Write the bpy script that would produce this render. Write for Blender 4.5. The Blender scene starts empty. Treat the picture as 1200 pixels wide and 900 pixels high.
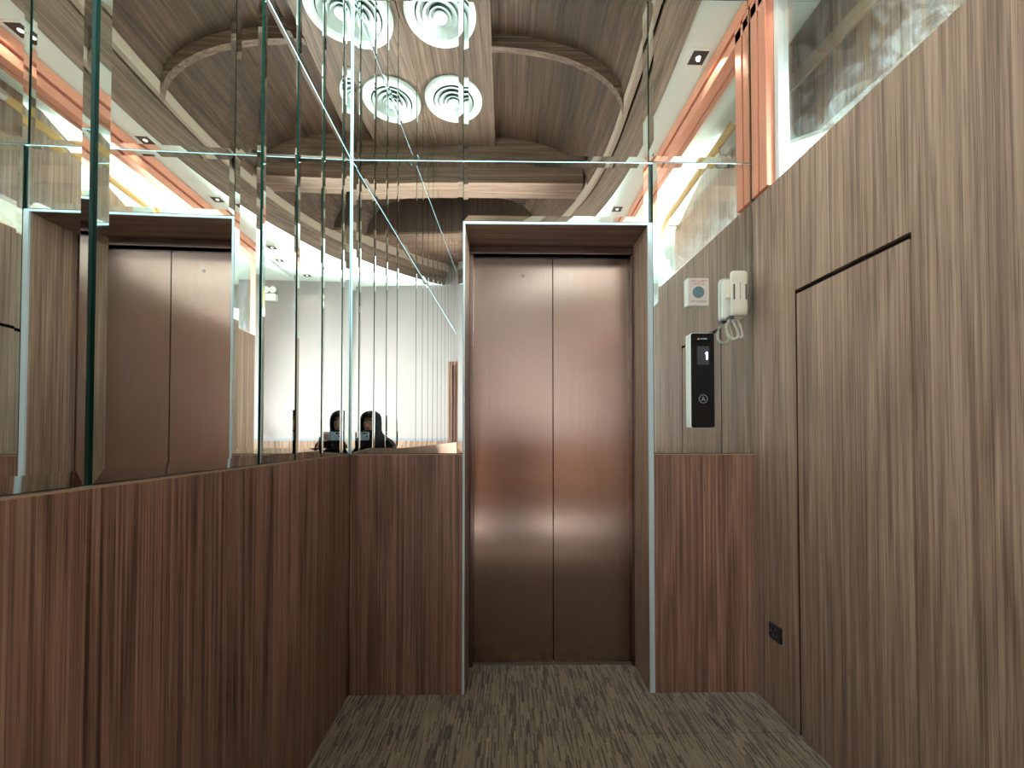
import bpy, bmesh, math, random
from mathutils import Vector, Matrix
random.seed(7)
C = bpy.context.scene.collection
PI = math.pi
R = math.radians

# ------------------------------------------------------------------ camera, world, lights, exposure
sc = bpy.context.scene
EYE = 1.165
cam = bpy.data.cameras.new('camera'); cam.sensor_width = 36; cam.lens = 485.0/1200*36
cam.shift_y = (502.5-450)/1200; cam.clip_start = 0.004
co = bpy.data.objects.new('camera', cam); C.objects.link(co)
co.location = (0, 0, EYE); co.rotation_euler = (R(91.0), 0, R(-0.83)); sc.camera = co

w = bpy.data.worlds.new('sky'); sc.world = w; w.use_nodes = True
bg = w.node_tree.nodes['Background']; bg.inputs[0].default_value = (0.80, 0.94, 0.97, 1); bg.inputs[1].default_value = 1.0

def area(name, loc, direction, sx, sy, power, col):
    l = bpy.data.lights.new(name, 'AREA'); l.shape = 'RECTANGLE'; l.size = sx; l.size_y = sy
    l.energy = power; l.color = col
    o = bpy.data.objects.new(name, l); C.objects.link(o); o.location = loc
    o.rotation_euler = Vector(direction).to_track_quat('-Z', 'Y').to_euler(); return o
# daylight arriving through the two stairwell windows (they stand just outside the panes)
d = area('daylight_rear_window', (2.56, -0.85, 1.95), (-1, .45, -.22), 1.7, 1.7, 1150, (0.93, 0.98, 1.0)); d.data.spread = R(112)
area('daylight_front_window', (2.53, 1.12, 2.74), (-1, .08, -.25), 1.15, 0.72, 190, (0.80, 0.98, 0.95))

sc.view_settings.view_transform = 'Standard'
sc.view_settings.look = 'None'
sc.view_settings.gamma = 1.0
sc.view_settings.exposure = 0.45
cy = sc.cycles
cy.max_bounces = 14; cy.glossy_bounces = 10; cy.diffuse_bounces = 5; cy.transmission_bounces = 8; cy.transparent_max_bounces = 12
cy.caustics_reflective = True; cy.blur_glossy = 0.3; cy.sample_clamp_indirect = 3.0
cy.use_denoising = True

# ------------------------------------------------------------------ helpers
def tag(o, label=None, cat=None, group=None, kind=None):
    if label: o['label'] = label
    if cat: o['category'] = cat
    if group: o['group'] = group
    if kind: o['kind'] = kind
    return o
def empty(name, loc=(0, 0, 0), label=None, cat=None, group=None, kind=None):
    o = bpy.data.objects.new(name, None); C.objects.link(o); o.location = loc; o.empty_display_size = .1
    return tag(o, label, cat, group, kind)
def obj(name, bm, mats, parent=None, smooth=False, bevel=0.0, label=None):
    """links bm (world coordinates) as one mesh object; a child keeps its world position"""
    bmesh.ops.recalc_face_normals(bm, faces=bm.faces[:])
    me = bpy.data.meshes.new(name); bm.to_mesh(me); bm.free()
    for m in (mats if isinstance(mats, (list, tuple)) else [mats]): me.materials.append(m)
    if smooth:
        for p in me.polygons: p.use_smooth = True
    o = bpy.data.objects.new(name, me); C.objects.link(o)
    if parent is not None: put(o, parent)
    if bevel:
        b = o.modifiers.new('bevel', 'BEVEL'); b.width = bevel; b.segments = 3; b.limit_method = 'ANGLE'
    if label: o['label'] = label
    return o
def origin(p):
    v = Vector((0, 0, 0))
    while p is not None: v += p.location; p = p.parent
    return v
def put(o, parent):
    o.parent = parent; o.location = -origin(parent)
def box(bm, a, b, mi=0):
    x0, y0, z0 = (min(a[i], b[i]) for i in range(3)); x1, y1, z1 = (max(a[i], b[i]) for i in range(3))
    vs = [bm.verts.new(p) for p in ((x0,y0,z0),(x1,y0,z0),(x1,y1,z0),(x0,y1,z0),(x0,y0,z1),(x1,y0,z1),(x1,y1,z1),(x0,y1,z1))]
    for f in ((0,1,2,3),(4,5,6,7),(0,1,5,4),(1,2,6,5),(2,3,7,6),(3,0,4,7)):
        bm.faces.new([vs[i] for i in f]).material_index = mi
def B(a, b):
    bm = bmesh.new(); box(bm, a, b); return bm
def hexa(bm, pts, mi=0):
    vs = [bm.verts.new(p) for p in pts]
    for f in ((0,1,2,3),(4,5,6,7),(0,1,5,4),(1,2,6,5),(2,3,7,6),(3,0,4,7)):
        bm.faces.new([vs[i] for i in f]).material_index = mi
def lathe(bm, prof, c, n=32, axis='z', a0=0, a1=2*PI, mi=0):
    rings = []
    for r, h in prof:
        ring = []
        for k in range(n):
            t = a0+(a1-a0)*k/n
            if axis == 'z': p = (c[0]+r*math.cos(t), c[1]+r*math.sin(t), c[2]+h)
            elif axis == 'y': p = (c[0]+r*math.cos(t), c[1]+h, c[2]+r*math.sin(t))
            else: p = (c[0]+h, c[1]+r*math.cos(t), c[2]+r*math.sin(t))
            ring.append(bm.verts.new(p))
        rings.append(ring)
    for a, b in zip(rings, rings[1:]):
        for k in range(n):
            bm.faces.new((a[k], a[(k+1) % n], b[(k+1) % n], b[k])).material_index = mi
    return rings
def cap(bm, ring, mi=0): bm.faces.new(ring).material_index = mi
def tube(bm, pts, r, n=10, mi=0):
    pts = [Vector(p) for p in pts]; rings = []
    up = Vector((0.13, 0.21, 1)).normalized()
    for i, p in enumerate(pts):
        d = (pts[min(i+1, len(pts)-1)]-pts[max(i-1, 0)]).normalized()
        a = d.cross(up)
        if a.length < 1e-3: a = d.cross(Vector((1, 0, 0)))
        a.normalize(); b = d.cross(a).normalized(); up = a.cross(d)
        rr = r[i] if isinstance(r, (list, tuple)) else r
        rings.append([bm.verts.new(p+a*rr*math.cos(2*PI*k/n)+b*rr*math.sin(2*PI*k/n)) for k in range(n)])
    for a, b in zip(rings, rings[1:]):
        for k in range(n): bm.faces.new((a[k], a[(k+1) % n], b[(k+1) % n], b[k])).material_index = mi
    cap(bm, rings[0], mi); cap(bm, rings[-1], mi)
def rbox(bm, a, b, r, axis, n=5, mi=0):
    """box with rounded corners in the plane across axis ('y': rounded in xz)"""
    ax = 'xyz'.index(axis); i, j = [k for k in range(3) if k != ax]
    lo = [min(a[k], b[k]) for k in range(3)]; hi = [max(a[k], b[k]) for k in range(3)]
    out = []
    for (cx, cyy, t0) in ((hi[i]-r, hi[j]-r, 0), (lo[i]+r, hi[j]-r, PI/2), (lo[i]+r, lo[j]+r, PI), (hi[i]-r, lo[j]+r, 1.5*PI)):
        for k in range(n+1):
            t = t0+PI/2*k/n; out.append((cx+r*math.cos(t), cyy+r*math.sin(t)))
    rings = []
    for h in (lo[ax], hi[ax]):
        ring = []
        for u, v in out:
            p = [0, 0, 0]; p[ax] = h; p[i] = u; p[j] = v; ring.append(bm.verts.new(p))
        rings.append(ring)
    m = len(out)
    for k in range(m): bm.faces.new((rings[0][k], rings[0][(k+1) % m], rings[1][(k+1) % m], rings[1][k])).material_index = mi
    cap(bm, rings[0], mi); cap(bm, rings[1], mi)

# ------------------------------------------------------------------ materials
def mat(name, col=(.8, .8, .8), rough=.5, metal=0.0, spec=.5, emit=None, estr=1.0, coat=0.0):
    m = bpy.data.materials.new(name); m.use_nodes = True; p = m.node_tree.nodes['Principled BSDF']
    p.inputs['Base Color'].default_value = (*col, 1); p.inputs['Roughness'].default_value = rough
    p.inputs['Metallic'].default_value = metal; p.inputs['Specular IOR Level'].default_value = spec
    p.inputs['Coat Weight'].default_value = coat
    if emit: p.inputs['Emission Color'].default_value = (*emit, 1); p.inputs['Emission Strength'].default_value = estr
    return m
class G:
    """small node-graph helper"""
    def __init__(s, m): s.t = m.node_tree; s.n = s.t.nodes; s.p = s.n['Principled BSDF']
    def new(s, kind, **kw):
        x = s.n.new(kind)
        for k, v in kw.items(): setattr(x, k, v)
        return x
    def link(s, a, b): s.t.links.new(a, b)
    def coords(s, scale, kind='Object', loc=(0, 0, 0)):
        tc = s.new('ShaderNodeTexCoord'); mp = s.new('ShaderNodeMapping'); mp.inputs['Scale'].default_value = scale
        mp.inputs['Location'].default_value = loc; s.link(tc.outputs[kind], mp.inputs['Vector']); return mp.outputs[0]
    def noise(s, vec, scale=1, detail=4, rough=.55, dist=0):
        x = s.new('ShaderNodeTexNoise'); x.inputs['Scale'].default_value = scale; x.inputs['Detail'].default_value = detail
        x.inputs['Roughness'].default_value = rough; x.inputs['Distortion'].default_value = dist
        s.link(vec, x.inputs['Vector']); return x.outputs['Fac']
    def ramp(s, fac, stops):
        x = s.new('ShaderNodeValToRGB'); e = x.color_ramp.elements
        while len(e) < len(stops): e.new(.5)
        for k, (pos, c) in enumerate(stops): e[k].position = pos; e[k].color = (*c, 1) if len(c) == 3 else c
        s.link(fac, x.inputs['Fac']); return x.outputs['Color']
    def math(s, op, a, b=None, c=None):
        x = s.new('ShaderNodeMath', operation=op)
        for i, v in enumerate((a, b, c)):
            if v is None: continue
            if isinstance(v, (int, float)): x.inputs[i].default_value = v
            else: s.link(v, x.inputs[i])
        return x.outputs[0]
    def mix(s, fac, a, b, mode='MIX'):
        x = s.new('ShaderNodeMix', data_type='RGBA', blend_type=mode)
        for i, v in ((0, fac), (6, a), (7, b)):
            if isinstance(v, (int, float)): x.inputs[i].default_value = v
            elif isinstance(v, tuple): x.inputs[i].default_value = (*v, 1)
            else: s.link(v, x.inputs[i])
        return x.outputs[2]
    def bump(s, h, strength=.2, dist=.002):
        x = s.new('ShaderNodeBump'); x.inputs['Strength'].default_value = strength; x.inputs['Distance'].default_value = dist
        s.link(h, x.inputs['Height']); s.link(x.outputs[0], s.p.inputs['Normal'])

def wood(name, axis='z', dark=(.10, .060, .044), mid=(.215, .134, .098), light=(.35, .24, .18), rough=.38, seed=0.0, vary=False, kind='Object'):
    m = mat(name, mid, rough); g = G(m)
    al = {'x': 0, 'y': 1, 'z': 2}[axis]
    def sc3(across, along): v = [across]*3; v[al] = along; return tuple(v)
    off = (seed*3.1, seed*1.7, seed*2.3)
    if vary:
        oi = g.new('ShaderNodeObjectInfo')
        def co_(s3):
            v = g.coords(s3, loc=off); ad = g.new('ShaderNodeVectorMath', operation='ADD'); g.link(v, ad.inputs[0])
            ml = g.math('MULTIPLY', oi.outputs['Random'], 37.0); cb = g.new('ShaderNodeCombineXYZ')
            for k in range(3): g.link(ml, cb.inputs[k])
            g.link(cb.outputs[0], ad.inputs[1]); return ad.outputs[0]
    else:
        def co_(s3): return g.coords(s3, kind, loc=off)
    figure = g.noise(co_(sc3(6.5, .33)), 1, 2, .45, .15)
    # growth rings: folded contours of the slow figure give the cathedral lines
    rings = g.math('PINGPONG', g.math('MULTIPLY', figure, 16.0), 1.0)
    streak = g.noise(co_(sc3(85, .38)), 1, 5, .66, .05)
    fine = g.noise(co_(sc3(260, 1.3)), 1, 3, .6)
    pores = g.noise(co_(sc3(430, 5)), 1, 2, .5)
    gl_ = g.noise(co_(sc3(30, .42)), 1, 3, .55, .35)
    lines = g.ramp(g.math('ABSOLUTE', g.math('SUBTRACT', g.math('FRACT', g.math('MULTIPLY', gl_, 6.0)), .5)), [(.0, (.50, .45, .42)), (.10, (.86, .84, .82)), (.22, (1, 1, 1))])
    f = g.math('ADD', g.math('MULTIPLY', rings, .13), g.math('ADD', g.math('MULTIPLY', streak, .66), g.math('MULTIPLY', fine, .46)))
    f = g.math('SUBTRACT', f, .14)
    col = g.ramp(f, [(.32, dark), (.475, mid), (.66, light)])
    po = g.ramp(pores, [(.34, (.45, .40, .38)), (.46, (1, 1, 1))])
    col = g.mix(.75, col, po, 'MULTIPLY')
    col = g.mix(.65, col, lines, 'MULTIPLY')
    big = g.noise(co_(sc3(2.2, .25)), 1, 2, .5)
    tint = g.ramp(big, [(.35, (.82, .80, .78)), (.65, (1.12, 1.10, 1.06))])
    col = g.mix(1.0, col, tint, 'MULTIPLY')
    if vary:
        vv = g.ramp(oi.outputs['Random'], [(0, (.72, .70, .68)), (1, (1.22, 1.2, 1.16))]); col = g.mix(1.0, col, vv, 'MULTIPLY')
    g.link(col, g.p.inputs['Base Color'])
    rr = g.math('ADD', g.math('MULTIPLY', fine, .16), rough-.08); g.link(rr, g.p.inputs['Roughness'])
    g.bump(fine, .12, .0006)
    return m
M = {}
M['walnut'] = wood('walnut_laminate', 'z')
M['walnut_shaded'] = wood('walnut_laminate_shaded', 'z', (.056, .026, .018), (.168, .087, .063), (.31, .185, .138), seed=3.3)  # same walnut, with dimmer, warmer light put into its colour
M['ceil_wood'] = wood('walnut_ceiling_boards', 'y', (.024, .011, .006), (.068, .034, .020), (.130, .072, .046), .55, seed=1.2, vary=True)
M['beam_wood'] = wood('walnut_beam', 'x', (.045, .025, .017), (.13, .076, .053), (.23, .15, .107), .5, seed=5.1)
M['plate_wood'] = wood('walnut_plate', 'y', (.045, .024, .016), (.115, .067, .045), (.20, .127, .09), .5, seed=6.1)
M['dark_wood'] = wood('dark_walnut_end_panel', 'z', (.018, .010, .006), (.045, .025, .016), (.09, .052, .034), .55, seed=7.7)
M['border_wood'] = wood('walnut_lit_border', 'x', (.07, .042, .028), (.17, .107, .075), (.27, .18, .13), .5, seed=4.4, kind='UV')  # lighter walnut copy: light falling on the fascia put into its colour
M['edge_wood'] = mat('wood_edge_band', (.30, .20, .13), .5)
M['door_wood'] = wood('door_veneer', 'z', (.06, .025, .015), (.15, .065, .04), (.26, .13, .08), seed=9)
M['dark_gap'] = mat('dark_gap', (.006, .004, .004), .9, spec=.1)
M['red_gap'] = mat('reddish_gap', (.03, .010, .008), .8, spec=.1)

m = mat('silvered_mirror', (.905, .92, .895), 0.0, 1.0); M['mirror'] = m
m = mat('mirror_bevel', (.84, .92, .89), 0.02, 1.0); M['bevel'] = m
M['mirror_edge'] = mat('green_glass_edge', (.005, .028, .022), .15, 0.0, .3)
M['mirror_gap'] = mat('mirror_joint_backing', (.012, .03, .026), .35)
M['pale_edge'] = mat('polished_glass_edge', (.45, .66, .74), .15, 0.0, .8)
M['white_trim'] = mat('white_metal_trim', (.46, .56, .62), .3, 0.0, .5)

def brushed(name, col, rough=.24, aniso=.85):
    m = mat(name, col, rough, 1.0); g = G(m)
    n = g.noise(g.coords((320, 320, 1.2)), 1, 3, .6)
    g.link(g.mix(1.0, col, g.ramp(n, [(.2, (.86, .86, .86)), (.8, (1.08, 1.08, 1.08))]), 'MULTIPLY'), g.p.inputs['Base Color'])
    g.p.inputs['Anisotropic'].default_value = aniso; g.p.inputs['Anisotropic Rotation'].default_value = .25
    cb = g.new('ShaderNodeCombineXYZ'); cb.inputs[2].default_value = 1.0
    g.link(cb.outputs[0], g.p.inputs['Tangent'])
    cl = g.noise(g.coords((3, 3, 2.2)), 1, 4, .6)
    g.link(g.math('ADD', g.math('MULTIPLY', cl, .04), rough-.02), g.p.inputs['Roughness'])
    return m
M['steel'] = brushed('brushed_rose_steel', (.42, .31, .27), .21, .75)
M['steel_frame'] = brushed('brushed_steel_frame', (.30, .215, .20), .21, .6)
M['sill'] = mat('grooved_steel_sill', (.35, .33, .31), .35, 1.0)

# carpet: short dark and pale dashes running away from the viewer
m = mat('streaked_carpet', (.1, .08, .06), .95, spec=.15); g = G(m)
tc = g.new('ShaderNodeTexCoord'); sx = g.new('ShaderNodeSeparateXYZ'); g.link(tc.outputs['Object'], sx.inputs[0])
def dashes(wx, ly, seed):
    cx_ = g.math('FLOOR', g.math('MULTIPLY', sx.outputs[0], 1/wx))
    wn = g.new('ShaderNodeTexWhiteNoise', noise_dimensions='2D'); cb = g.new('ShaderNodeCombineXYZ')
    g.link(cx_, cb.inputs[0]); cb.inputs[1].default_value = seed; g.link(cb.outputs[0], wn.inputs['Vector'])
    yy = g.math('FLOOR', g.math('ADD', g.math('MULTIPLY', sx.outputs[1], 1/ly), g.math('MULTIPLY', wn.outputs['Value'], 9.0)))
    w2 = g.new('ShaderNodeTexWhiteNoise', noise_dimensions='3D'); cb2 = g.new('ShaderNodeCombineXYZ')
    g.link(cx_, cb2.inputs[0]); g.link(yy, cb2.inputs[1]); cb2.inputs[2].default_value = seed+.5; g.link(cb2.outputs[0], w2.inputs['Vector'])
    return w2.outputs['Value']
a = dashes(.0062, .075, 1.0); b = dashes(.0042, .11, 4.0)
ca = g.ramp(a, [(.0, (.034, .025, .018)), (.26, (.076, .056, .039)), (.42, (.135, .102, .071)), (1.0, (.180, .140, .098))])
cb_ = g.ramp(b, [(.0, (.35, .34, .33)), (.18, (1, 1, 1)), (.9, (1.05, 1.03, 1.0)), (1.0, (1.5, 1.46, 1.4))])
col = g.mix(1.0, ca, cb_, 'MULTIPLY')
fz = g.noise(g.coords((900, 420, 400)), 1, 2, .6)
col = g.mix(.8, col, g.ramp(fz, [(.3, (.62, .62, .62)), (.7, (1.3, 1.3, 1.3))]), 'MULTIPLY')
g.link(col, g.p.inputs['Base Color']); g.bump(fz, .5, .002); g.p.inputs['Sheen Weight'].default_value = .25
M['carpet'] = m

m = mat('mint_lit_paint', (.76, .87, .83), .7); M['paint'] = m  # white paint with the mint cast of the daylight put into its colour
m = mat('darkened_white_wall', (.25, .223, .214), .8); g = G(m)  # white paint darkened to grey in its colour, to offset overexposure
g.link(g.mix(1.0, (.25, .223, .214), g.ramp(g.noise(g.coords((2, 2, 2)), 1, 5, .6), [(.3, (.96, .96, .96)), (.7, (1.02, 1.02, 1.02))]), 'MULTIPLY'), g.p.inputs['Base Color'])
M['wall'] = m
M['cream'] = mat('darkened_cream_wall', (.40, .41, .35), .7)  # cream paint with its colour darkened so the stairwell does not overexpose
m = mat('pale_stone_tile', (.75, .73, .69), .25); g = G(m)
g.link(g.ramp(g.noise(g.coords((3, 3, 3)), 1, 6, .6, .6), [(.3, (.55, .53, .50)), (.6, (.66, .64, .61))]), g.p.inputs['Base Color']); M['tile'] = m
M['stair_tile'] = mat('low_bounce_stair_stone', (.20, .20, .19), .4)  # darker copy of the floor stone, made up to cut bounced light
M['copper'] = mat('copper_anodised_frame', (.66, .28, .19), .34, .55)
M['copper_dark'] = mat('copper_groove', (.20, .06, .04), .5, .3)
M['white_plastic'] = mat('white_plastic', (.78, .82, .78), .35)
M['cream_plastic'] = mat('cream_plastic', (.78, .74, .64), .38)
M['grey_plastic'] = mat('dark_grey_plastic', (.05, .055, .06), .4)
M['black_glass'] = mat('black_panel_glass', (.004, .004, .005), .08, 0.0, .35)
M['screen'] = mat('dim_display', (.02, .022, .024), .15, emit=(.10, .11, .12), estr=.12)
M['lit_digit'] = mat('lit_digit', (.6, .7, 1), .4, emit=(.62, .75, 1.0), estr=2.2)
M['mark_grey'] = mat('grey_marking', (.30, .30, .31), .5)
M['mark_orange'] = mat('orange_marking', (.55, .22, .12), .5)
M['mark_blue'] = mat('pale_blue_marking', (.35, .48, .55), .5)
M['label_face'] = mat('printed_label', (.60, .54, .51), .5)
M['ink_red'] = mat('red_ink', (.33, .07, .08), .6)
M['ink_dark'] = mat('dark_ink', (.09, .07, .08), .6)
M['button_grey'] = mat('slate_button', (.09, .15, .17), .3)
M['socket_black'] = mat('black_socket', (.012, .014, .020), .3)
M['socket_hole'] = mat('socket_metal', (.16, .18, .22), .3, .8)
M['diffuser'] = mat('white_diffuser_enamel', (.56, .62, .59), .4)
M['lamp_black'] = mat('black_lamp_baffle', (.02, .02, .02), .5)
M['lamp_lit'] = mat('lit_lamp', (1, 1, 1), .4, emit=(1.0, .93, .84), estr=1.0)
M['gold_wood'] = mat('golden_handrail_wood', (.62, .36, .13), .35)
M['chrome'] = mat('satin_chrome', (.72, .73, .74), .22, 1.0)
M['chrome_soft'] = mat('satin_metal', (.55, .56, .56), .4, 1.0)
M['marble'] = mat('white_sill_stone', (.42, .48, .54), .2)  # white stone, colour darkened to counter the strong daylight
M['frame_white'] = mat('white_window_frame', (.50, .56, .56), .4)  # white frame, colour lowered to keep it from blowing out

# clear sheet glass with dried wash marks along its lower edge
def sheet_glass(name, smudge):
    m = bpy.data.materials.new(name); m.use_nodes = True; g = G(m); out = g.n['Material Output']
    tr = g.new('ShaderNodeBsdfTransparent'); tr.inputs[0].default_value = (.95, .985, .97, 1)
    gl = g.new('ShaderNodeBsdfGlossy'); gl.inputs['Roughness'].default_value = .01; gl.inputs['Color'].default_value = (.95, 1, .98, 1)
    lw = g.new('ShaderNodeLayerWeight'); lw.inputs['Blend'].default_value = .5
    fr = g.math('ADD', g.math('MULTIPLY', g.math('POWER', lw.outputs['Facing'], 4.0), .9), .05)
    mx = g.new('ShaderNodeMixShader'); g.link(fr, mx.inputs[0]); g.link(tr.outputs[0], mx.inputs[1]); g.link(gl.outputs[0], mx.inputs[2])
    last = mx.outputs[0]
    if smudge:
        df = g.new('ShaderNodeBsdfDiffuse'); df.inputs[0].default_value = (.72, .78, .86, 1)
        tc = g.new('ShaderNodeTexCoord'); sp = g.new('ShaderNodeSeparateXYZ'); g.link(tc.outputs['Object'], sp.inputs[0])
        low = g.ramp(g.math('SUBTRACT', sp.outputs[2], 2.25), [(.0, (1, 1, 1)), (.10, (.75, .75, .75)), (.22, (.25, .25, .25)), (.75, (.04, .04, .04))])
        n1 = g.ramp(g.noise(g.coords((14, 14, 9)), 1, 8, .68, 1.6), [(.48, (0, 0, 0)), (.66, (1, 1, 1))])
        n2 = g.ramp(g.noise(g.coords((34, 34, 3.0)), 1, 4, .6, .6), [(.52, (0, 0, 0)), (.80, (.6, .6, .6))])
        n3 = g.ramp(g.noise(g.coords((3.2, 3.2, 3.2)), 1, 3, .5), [(.40, (0, 0, 0)), (.62, (1, 1, 1))])
        f = g.math('ADD', g.math('MULTIPLY', g.math('MULTIPLY', n1, low), .34), g.math('MULTIPLY', g.math('MULTIPLY', n2, n3), .12))
        f = g.math('ADD', f, .004)
        m2 = g.new('ShaderNodeMixShader'); g.link(f, m2.inputs[0]); g.link(last, m2.inputs[1]); g.link(df.outputs[0], m2.inputs[2]); last = m2.outputs[0]
    g.link(last, out.inputs[0]); return m
M['glass'] = sheet_glass('sheet_glass', False)
M['dirty_glass'] = sheet_glass('wash_marked_glass', True)

# ------------------------------------------------------------------ key sizes (metres)
YB = 1.89                  # face of the lift wall
XR = 1.145                 # face of the right wall
ZW = 1.083                 # top of the wainscot
ROWS = [(1.086, 2.432), (2.436, 3.205), (3.209, 3.93)]
TH = R(1.655)
LO = Vector((-.709, YB, 0)); LU = Vector((math.sin(TH), -math.cos(TH), 0)); LN = Vector((math.cos(TH), math.sin(TH), 0)); Z = Vector((0, 0, 1))
def LP(s, z, d): return LO+LU*s+Z*z+LN*d            # left wall: s metres from the corner, d out of the face
def s_of(y): return (YB-y)/math.cos(TH)
YREAR = -1.9

# ------------------------------------------------------------------ floor
floor = empty('floor', (0, 0, 0), kind='structure')
obj('floor_slab', B((-1.7, YREAR-.1, -.15), (2.6, 2.4, -.007)), M['dark_gap'], floor)
rows_y = [2.125]+[1.89-.256*k for k in range(0, 7)]
for i, (y1, y0) in enumerate(zip(rows_y, rows_y[1:])):
    off = (.0, .42, .21, .63)[i % 4]
    xs = [-.72]+[x for x in (-.9+off+1.0*k for k in range(4)) if -.6 < x < 1.05]+[1.16]
    if i == 0: xs = [-.19, .31, .68]
    for x0, x1 in zip(xs, xs[1:]):
        obj('carpet_tile', B((x0+.0004, y0+.0005, -.007), (x1-.0004, y1-.0005, random.uniform(-.0006, .0004))), M['carpet'], floor)
yt = rows_y[-1]
for j in range(4):
    for i in range(5):
        a = (-1.65+i*.84+.0015, yt-(j+1)*.56+.0015, -.007); b = (-1.65+(i+1)*.84-.0015, yt-j*.56-.0015, 0)
        if b[1] > YREAR: obj('stone_tile', B((a[0], max(a[1], YREAR), a[2]), b), M['tile'] if i < 3 else M['stair_tile'], floor)
for j in range(3):
    obj('stone_tile', B((1.25, yt+j*.6+.0015, -.007), (2.4, min(yt+(j+1)*.6-.0015, 2.3), 0)), M['stair_tile'], floor)

# ------------------------------------------------------------------ mirrors: bevelled, silvered panels
def mirror_panel(parent, P, u0, u1, z0, z1, bw=.022, drop=.0009, th=.007, bz=.024):
    """P(u, z, d) -> point; flat face at d=0, bevels falling to d=-drop, glass edge down to d=-th"""
    bm = bmesh.new(); bw = min(bw, (u1-u0)*.3)
    q = lambda u, z, d: bm.verts.new(P(u, z, d))
    o = [q(u0, z0, -drop), q(u1, z0, -drop), q(u1, z1, -drop), q(u0, z1, -drop)]
    i = [q(u0+bw, z0+bz, 0), q(u1-bw, z0+bz, 0), q(u1-bw, z1-bz, 0), q(u0+bw, z1-bz, 0)]
    k = [q(u0, z0, -th), q(u1, z0, -th), q(u1, z1, -th), q(u0, z1, -th)]
    bm.faces.new(i).material_index = 0
    for a in range(4):
        b = (a+1) % 4
        bm.faces.new((o[a], o[b], i[b], i[a])).material_index = 1
        bm.faces.new((k[a], k[b], o[b], o[a])).material_index = 2
    bm.faces.new(k).material_index = 2
    return obj('mirror_panel', bm, [M['mirror'], M['bevel'], M['mirror_edge']], parent)
BP = lambda u, z, d: Vector((u, YB-d, z))
BPR = lambda u, z, d: Vector((u, YB-d-(XR-u)*.0105, z))      # the panes right of the lift hang a touch out of true

# left wall
wl = empty('wall_left', (0, 0, 0), kind='structure')
SEND = s_of(-1.37)
bm = bmesh.new(); hexa(bm, [LP(0, -.1, -.16), LP(SEND, -.1, -.16), LP(SEND, -.1, -.0078), LP(0, -.1, -.0078), LP(0, 4.1, -.16), LP(SEND, 4.1, -.16), LP(SEND, 4.1, -.0078), LP(0, 4.1, -.0078)])
obj('wall_backing', bm, M['mirror_gap'], wl)
for s0, s1 in ((0, 1.62), (1.623, SEND)):
    bm = bmesh.new(); hexa(bm, [LP(s0, -.004, -.0078), LP(s1, -.004, -.0078), LP(s1, -.004, 0), LP(s0, -.004, 0), LP(s0, ZW-.004, -.0078), LP(s1, ZW-.004, -.0078), LP(s1, ZW-.004, 0), LP(s0, ZW-.004, 0)])
    obj('wainscot_panel', bm, M['walnut_shaded'], wl)
bm = bmesh.new(); hexa(bm, [LP(0, ZW-.004, -.0078), LP(SEND, ZW-.004, -.0078), LP(SEND, ZW-.004, .0006), LP(0, ZW-.004, .0006), LP(0, ZW, -.0078), LP(SEND, ZW, -.0078), LP(SEND, ZW, .0006), LP(0, ZW, .0006)])
obj('wainscot_edge', bm, M['edge_wood'], wl)
ml = empty('wall_mirror', LO+LU*.8+Z*ZW, 'narrow mirror strips with one wide pane along the left wall above the wood', 'mirror')
cols = [1.886, 1.787, 1.58, 1.375, 1.165, .68]+[.68-.205*k for k in range(1, 11)]
for r_, (z0, z1) in enumerate(ROWS):
    for y1, y0 in zip(cols, cols[1:]):
        ga, gb = (.007 if abs(v-.68) < .01 else -.003 if v > 1.88 else .006 for v in (y1, y0))
        mirror_panel(ml, LP, s_of(y1)+ga, s_of(y0)-gb, z0+(.004 if r_ else 0), z1-.004, bw=.014 if y1-y0 < .3 else .02)

bm = bmesh.new(); hexa(bm, [LP(0, ZW, -.0078), LP(SEND, ZW, -.0078), LP(SEND, ZW, -.0062), LP(0, ZW, -.0062), LP(0, ZW+.001, -.0078), LP(SEND, ZW+.001, -.0078), LP(SEND, ZW+.001, -.0062), LP(0, ZW+.001, -.0062)])
for z in (2.434, 3.207): hexa(bm, [LP(0, z-.002, -.0075), LP(SEND, z-.002, -.0075), LP(SEND, z-.002, -.003), LP(0, z-.002, -.003), LP(0, z+.004, -.0075), LP(SEND, z+.004, -.0075), LP(SEND, z+.004, -.003), LP(0, z+.004, -.003)])
obj('joint_strip', bm, M['pale_edge'], wl)
# back wall (lift wall)
wb = empty('wall_back', (0, YB, 0), kind='structure')
OX0, OX1, OZ = -.188, .655, 2.142          # clear opening in front of the lift doors
obj('wall_core', B((-.95, YB+.0078, -.1), (OX0-.004, YB+.27, 4.1)), M['mirror_gap'], wb)
obj('wall_core', B((OX1+.012, YB+.0078, -.1), (1.30, YB+.27, 4.1)), M['mirror_gap'], wb)
obj('wall_core', B((OX0-.004, YB+.0078, OZ+.014), (OX1+.012, YB+.27, 4.1)), M['mirror_gap'], wb)
obj('wainscot_panel', B((-.705, YB, -.004), (OX0-.010, YB+.0078, ZW-.004)), M['walnut_shaded'], wb)
obj('wainscot_edge', B((-.705, YB-.0006, ZW-.004), (OX0-.010, YB+.0078, ZW)), M['edge_wood'], wb)
obj('wainscot_panel', B((OX1+.024, YB, -.004), (XR-.001, YB+.0078, ZW-.004)), M['walnut_shaded'], wb)
obj('wainscot_edge', B((OX1+.024, YB-.0006, ZW-.004), (XR-.001, YB+.0078, ZW)), M['edge_wood'], wb)
obj('reveal_panel', B((OX1, YB+.006, 0), (OX1+.012, YB+.26, OZ)), M['walnut'], wb)
obj('reveal_panel', B((OX0-.004, YB+.006, 0), (OX0, YB+.26, OZ)), M['walnut'], wb)
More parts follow.
